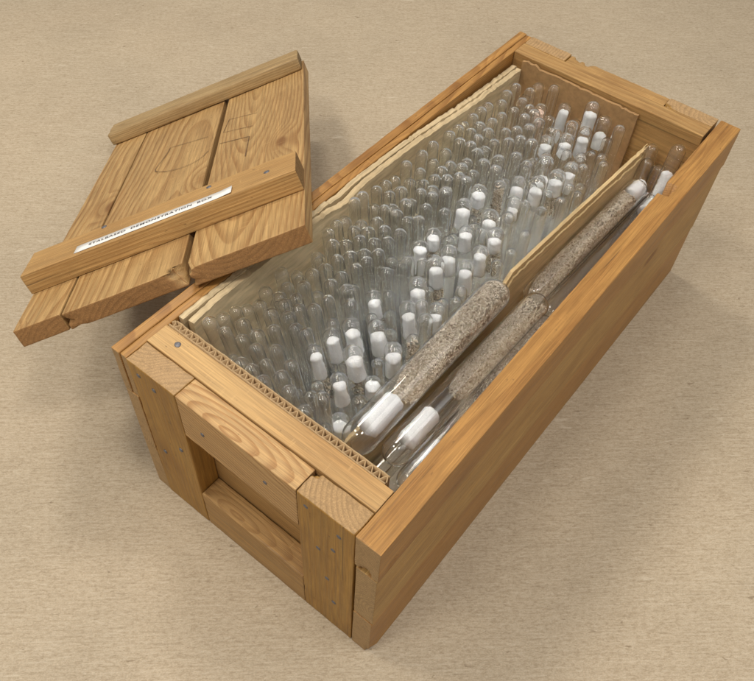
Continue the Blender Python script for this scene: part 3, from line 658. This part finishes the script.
# ------------------------------------------------------------------ big tubes lying in the right-hand bay
def big_tube(a, b, r, label, cotton=None, fill=None, seed=0, full=.75, nub=True, cr=None):
    """a: near (or lower) end, b: far end in box widths; cotton, fill: spans along the length from a (box widths)"""
    a, b = Vector(a), Vector(b); ln = (b - a).length
    w = .0036
    out = [(0, 0)] + [(r * math.sin(t), r * (1 - math.cos(t))) for t in [i * math.pi / 16 for i in range(1, 9)]] + [(r, ln * .3), (r, ln * .6), (r, ln - r)] + dome(r, ln - r, 8)[1:]
    inn = [(0, w)] + [((r - w) * math.sin(t), w + (r - w) * (1 - math.cos(t))) for t in [i * math.pi / 12 for i in range(1, 7)]] + [(r - w, ln * .5), (r - w, ln - r)] + dome(r - w, ln - r, 7)[1:]
    shell = lathe([(p * S, q * S) for p, q in inn], 36)
    parts = [lathe([(p * S, q * S) for p, q in out], 40), (shell[0], [f[::-1] for f in shell[1]])]
    V, F = merge(parts)
    M = axis_matrix(a * S, b - a)
    o = link('large_glass_tube', mesh_of('large_glass_tube', V, F), GLASSB, None, M)
    tag(o, label, 'large tube', 'large glass tubes in the right bay')
    # local direction of world up, for things settling under gravity
    up = (M.to_3x3().transposed() @ Vector((0, 0, 1))); up.z = 0; up.normalize()
    if cotton:
        c0, c1 = cotton
        me = cotton_mesh(cr or (r - w - .010), 0, c1 - c0, seed, .06)
        link('cotton_plug', me, None, o, Matrix.Translation((0, 0, c1 * S)))
    if fill:
        f0, f1 = fill; ri = (r - w - .002) * S; side = up.cross(Vector((0, 0, 1)))
        taper = (f1 - f0) * .45
        def level(z):          # grain fills the tube at one end and thins out towards the other
            t = min(1, max(0, (z - f0) / taper)); return -1 + (full + 1) * (t ** .6)
        def place(rg):
            while True:
                z = rg.uniform(f0, f1); th = rg.uniform(0, 6.283); rr = ri * (1 - .25 * rg.random() ** 2)
                c, s = math.cos(th), math.sin(th)
                lim = ri * math.sqrt(max(0.02, 1 - max(0, (z - (ln - r - w)) / (r - w)) ** 2)) if z > ln - r else ri
                rr = min(rr, lim * .97); hgt = c * rr / ri
                lv = level(z)
                if hgt > lv:
                    if abs(s * rr / ri) > math.sqrt(max(0, 1 - lv * lv)): continue
                    hgt = lv - rg.random() * .12
                p = up * hgt * ri * .985 + side * s * rr; p.z = z * S
                d = Vector((rg.gauss(0, 1), rg.gauss(0, 1), rg.gauss(0, 1.3)))
                nrm = Vector((p.x, p.y, 0)).normalized(); d = d - nrm * d.dot(nrm) * .85
                return p, d
        V, F = grain_mesh(int(9500 * (f1 - f0)), place, .0036, .00082, seed)
        g_ = link('grain_fill', mesh_of('grain_fill', V, F), HUSK, o); tag(g_, kind='stuff')
        # the dense inside of the heap
        V = []; F = []; m = 20; seg = 18
        for i in range(m + 1):
            z = f0 + .01 + (min(f1, ln - r * .45) - f0 - .01) * i / m; lv = level(z) - .16
            for k in range(seg):
                th = k * 2 * math.pi / seg; c, s = math.cos(th), math.sin(th); hh = min(c, lv)
                p = up * hh * ri * .84 + side * s * ri * .84; V.append((p.x, p.y, z * S))
        for i in range(m):
            for k in range(seg):
                j = (k + 1) % seg; F.append((i * seg + k, i * seg + j, i * seg + seg + j, i * seg + seg + k))
        F += [tuple(range(seg))[::-1], tuple(range(m * seg, (m + 1) * seg))]
        link('grain_core', mesh_of('grain_core', V, F), DARKG, g_)
    return o
big_tube((.700, .235, .680), (.704, 1.03, .705), .054, 'large tube full of speckled grain lying on top, nearest the divider', (.085, .225), (.25, .77), 1, .97, True, .034)
big_tube((.795, .30, .630), (.812, 1.135, .630), .046, 'large tube half full of grain in the middle of the near three', (.085, .225), (.33, .80), 2, .35, True, .031)
big_tube((.868, .28, .570), (.872, 1.10, .595), .043, 'large grain tube tucked under the right wall at the near end', (.09, .20), (.30, .78), 3, .6, True, .029)
big_tube((.752, 1.17, .545), (.792, 1.93, .600), .043, 'large grain tube lying at the far end along the divider', (.68, .765), (.03, .655), 4, .78, True, .031)
big_tube((.842, 1.14, .53), (.868, 1.96, .56), .041, 'large empty clear tube lying beside the far grain tube and right wall', (.70, .79), None, 5)
big_tube((.745, .215, .46), (.752, 1.0, .46), .036, 'large empty tube underneath the near grain tubes, beside the divider', None, None, 6)
big_tube((.822, .22, .53), (.828, 1.0, .52), .040, 'large empty tube underneath the middle grain tube', None, None, 7)
big_tube((.866, .215, .455), (.872, 1.0, .455), .038, 'lowest large empty tube under the right wall', None, None, 14)
big_tube((.78, 1.2, .45), (.81, 1.98, .455), .040, 'large empty tube deep under the far grain tube', None, None, 8)
big_tube((.815, 1.80, .30), (.752, 2.035, .715), .028, 'slim clear tube standing tall beside the far end of the plywood divider', None, None, 9)
big_tube((.885, 1.80, .36), (.852, 2.035, .765), .030, 'tilted tube with white cotton at the far end beside the right wall', (.25, .36), None, 10, .7, True, .023)
big_tube((.790, 1.80, .25), (.765, 2.01, .665), .027, 'short clear tube leaning in the far corner beside the divider end', None, None, 11)
big_tube((.850, 1.78, .22), (.815, 2.01, .66), .027, 'short tube with a cotton wad leaning between the two taller far tubes', (.30, .38), None, 12, .7, True, .020)

def add_lightening_paper():  # pale sheet added to brighten the dark bay beneath the large tubes
    nx, ny = 14, 110; V = []; F = []
    def zt(x, y): return .345 + .05 * fbm(Vector((x * 9, y * 9, 2)), 1, 3) + .018 * fbm(Vector((x * 30, y * 30, 7)), 1, 2)
    for lay in (0, -.004):
        for j in range(ny + 1):
            for i in range(nx + 1):
                y = .20 + (2.03 - .20) * j / ny; x0_ = .662 + .048 * y; x = x0_ + (.912 - x0_) * i / nx
                V.append((x * S, y * S, (zt(x, y) + lay) * S))
    m = (nx + 1) * (ny + 1)
    for j in range(ny):
        for i in range(nx):
            a = j * (nx + 1) + i; F.append((a, a + 1, a + nx + 2, a + nx + 1)); F.append((m + a, m + a + nx + 1, m + a + nx + 2, m + a + 1))
    tag(link('lightening_paper', mesh_of('lightening_paper', V, F), LIGHTPAPER), 'pale crumpled paper added under the large tubes to lighten the right bay', 'paper')
add_lightening_paper()

# ------------------------------------------------------------------ light and camera
def area(name, loc, target, sx, sy, power, col):
    ld = bpy.data.lights.new(name, 'AREA'); ld.shape = 'RECTANGLE'; ld.size = sx; ld.size_y = sy; ld.energy = power; ld.color = col
    o = bpy.data.objects.new(name, ld); COL.objects.link(o); o.location = loc
    d = Vector(target) - Vector(loc); o.rotation_euler = d.to_track_quat('-Z', 'Y').to_euler(); return o
tgt = (.14, .25, .15)
def at_dir(d, dist): d = Vector(d).normalized(); return tuple(Vector(tgt) + d * dist)
for d, c in (((-.50, -.30, 1.0), (1, .93, .82)), ((-.10, -.56, 1.0), (1, .95, .86)), ((-.62, .30, 1.0), (1, .93, .83)), ((.30, -.10, 1.1), (1, .96, .90))):
    area('ceiling_lamp', at_dir(d, 2.2), tgt, .38, .27, 12, c)
area('window_light', at_dir((.75, .35, 1.1), 2.6), tgt, 1.3, 1.3, 10, (1, .965, .95))
w = bpy.data.worlds.new('World'); SC.world = w; w.use_nodes = True
bgn = w.node_tree.nodes['Background']; bgn.inputs[0].default_value = (1.0, .96, .89, 1); bgn.inputs[1].default_value = .38

cam = bpy.data.cameras.new('camera'); co = bpy.data.objects.new('camera', cam); COL.objects.link(co)
CRm = Matrix(((.7813, .6229, .0392), (-.5115, .6031, .612), (.3576, -.4983, .7899))).transposed()
q = CRm.to_quaternion(); q.normalize()
co.matrix_world = Matrix.Translation(Vector((1.4294, -.6737, 2.6929)) * S) @ q.to_matrix().to_4x4()
cam.sensor_width = 36; cam.lens = 807.23 / 754 * 36; cam.clip_start = .01; cam.clip_end = 100
SC.camera = co
SC.view_settings.view_transform = 'Standard'; SC.view_settings.look = 'None'; SC.view_settings.exposure = 0; SC.view_settings.gamma = 1
SC.render.engine = 'CYCLES'
cy = SC.cycles
cy.max_bounces = 40; cy.transparent_max_bounces = 160; cy.diffuse_bounces = 5; cy.glossy_bounces = 14; cy.transmission_bounces = 38; cy.blur_glossy = 0
cy.use_denoising = True; cy.caustics_reflective = True; cy.caustics_refractive = True; cy.sample_clamp_indirect = 40
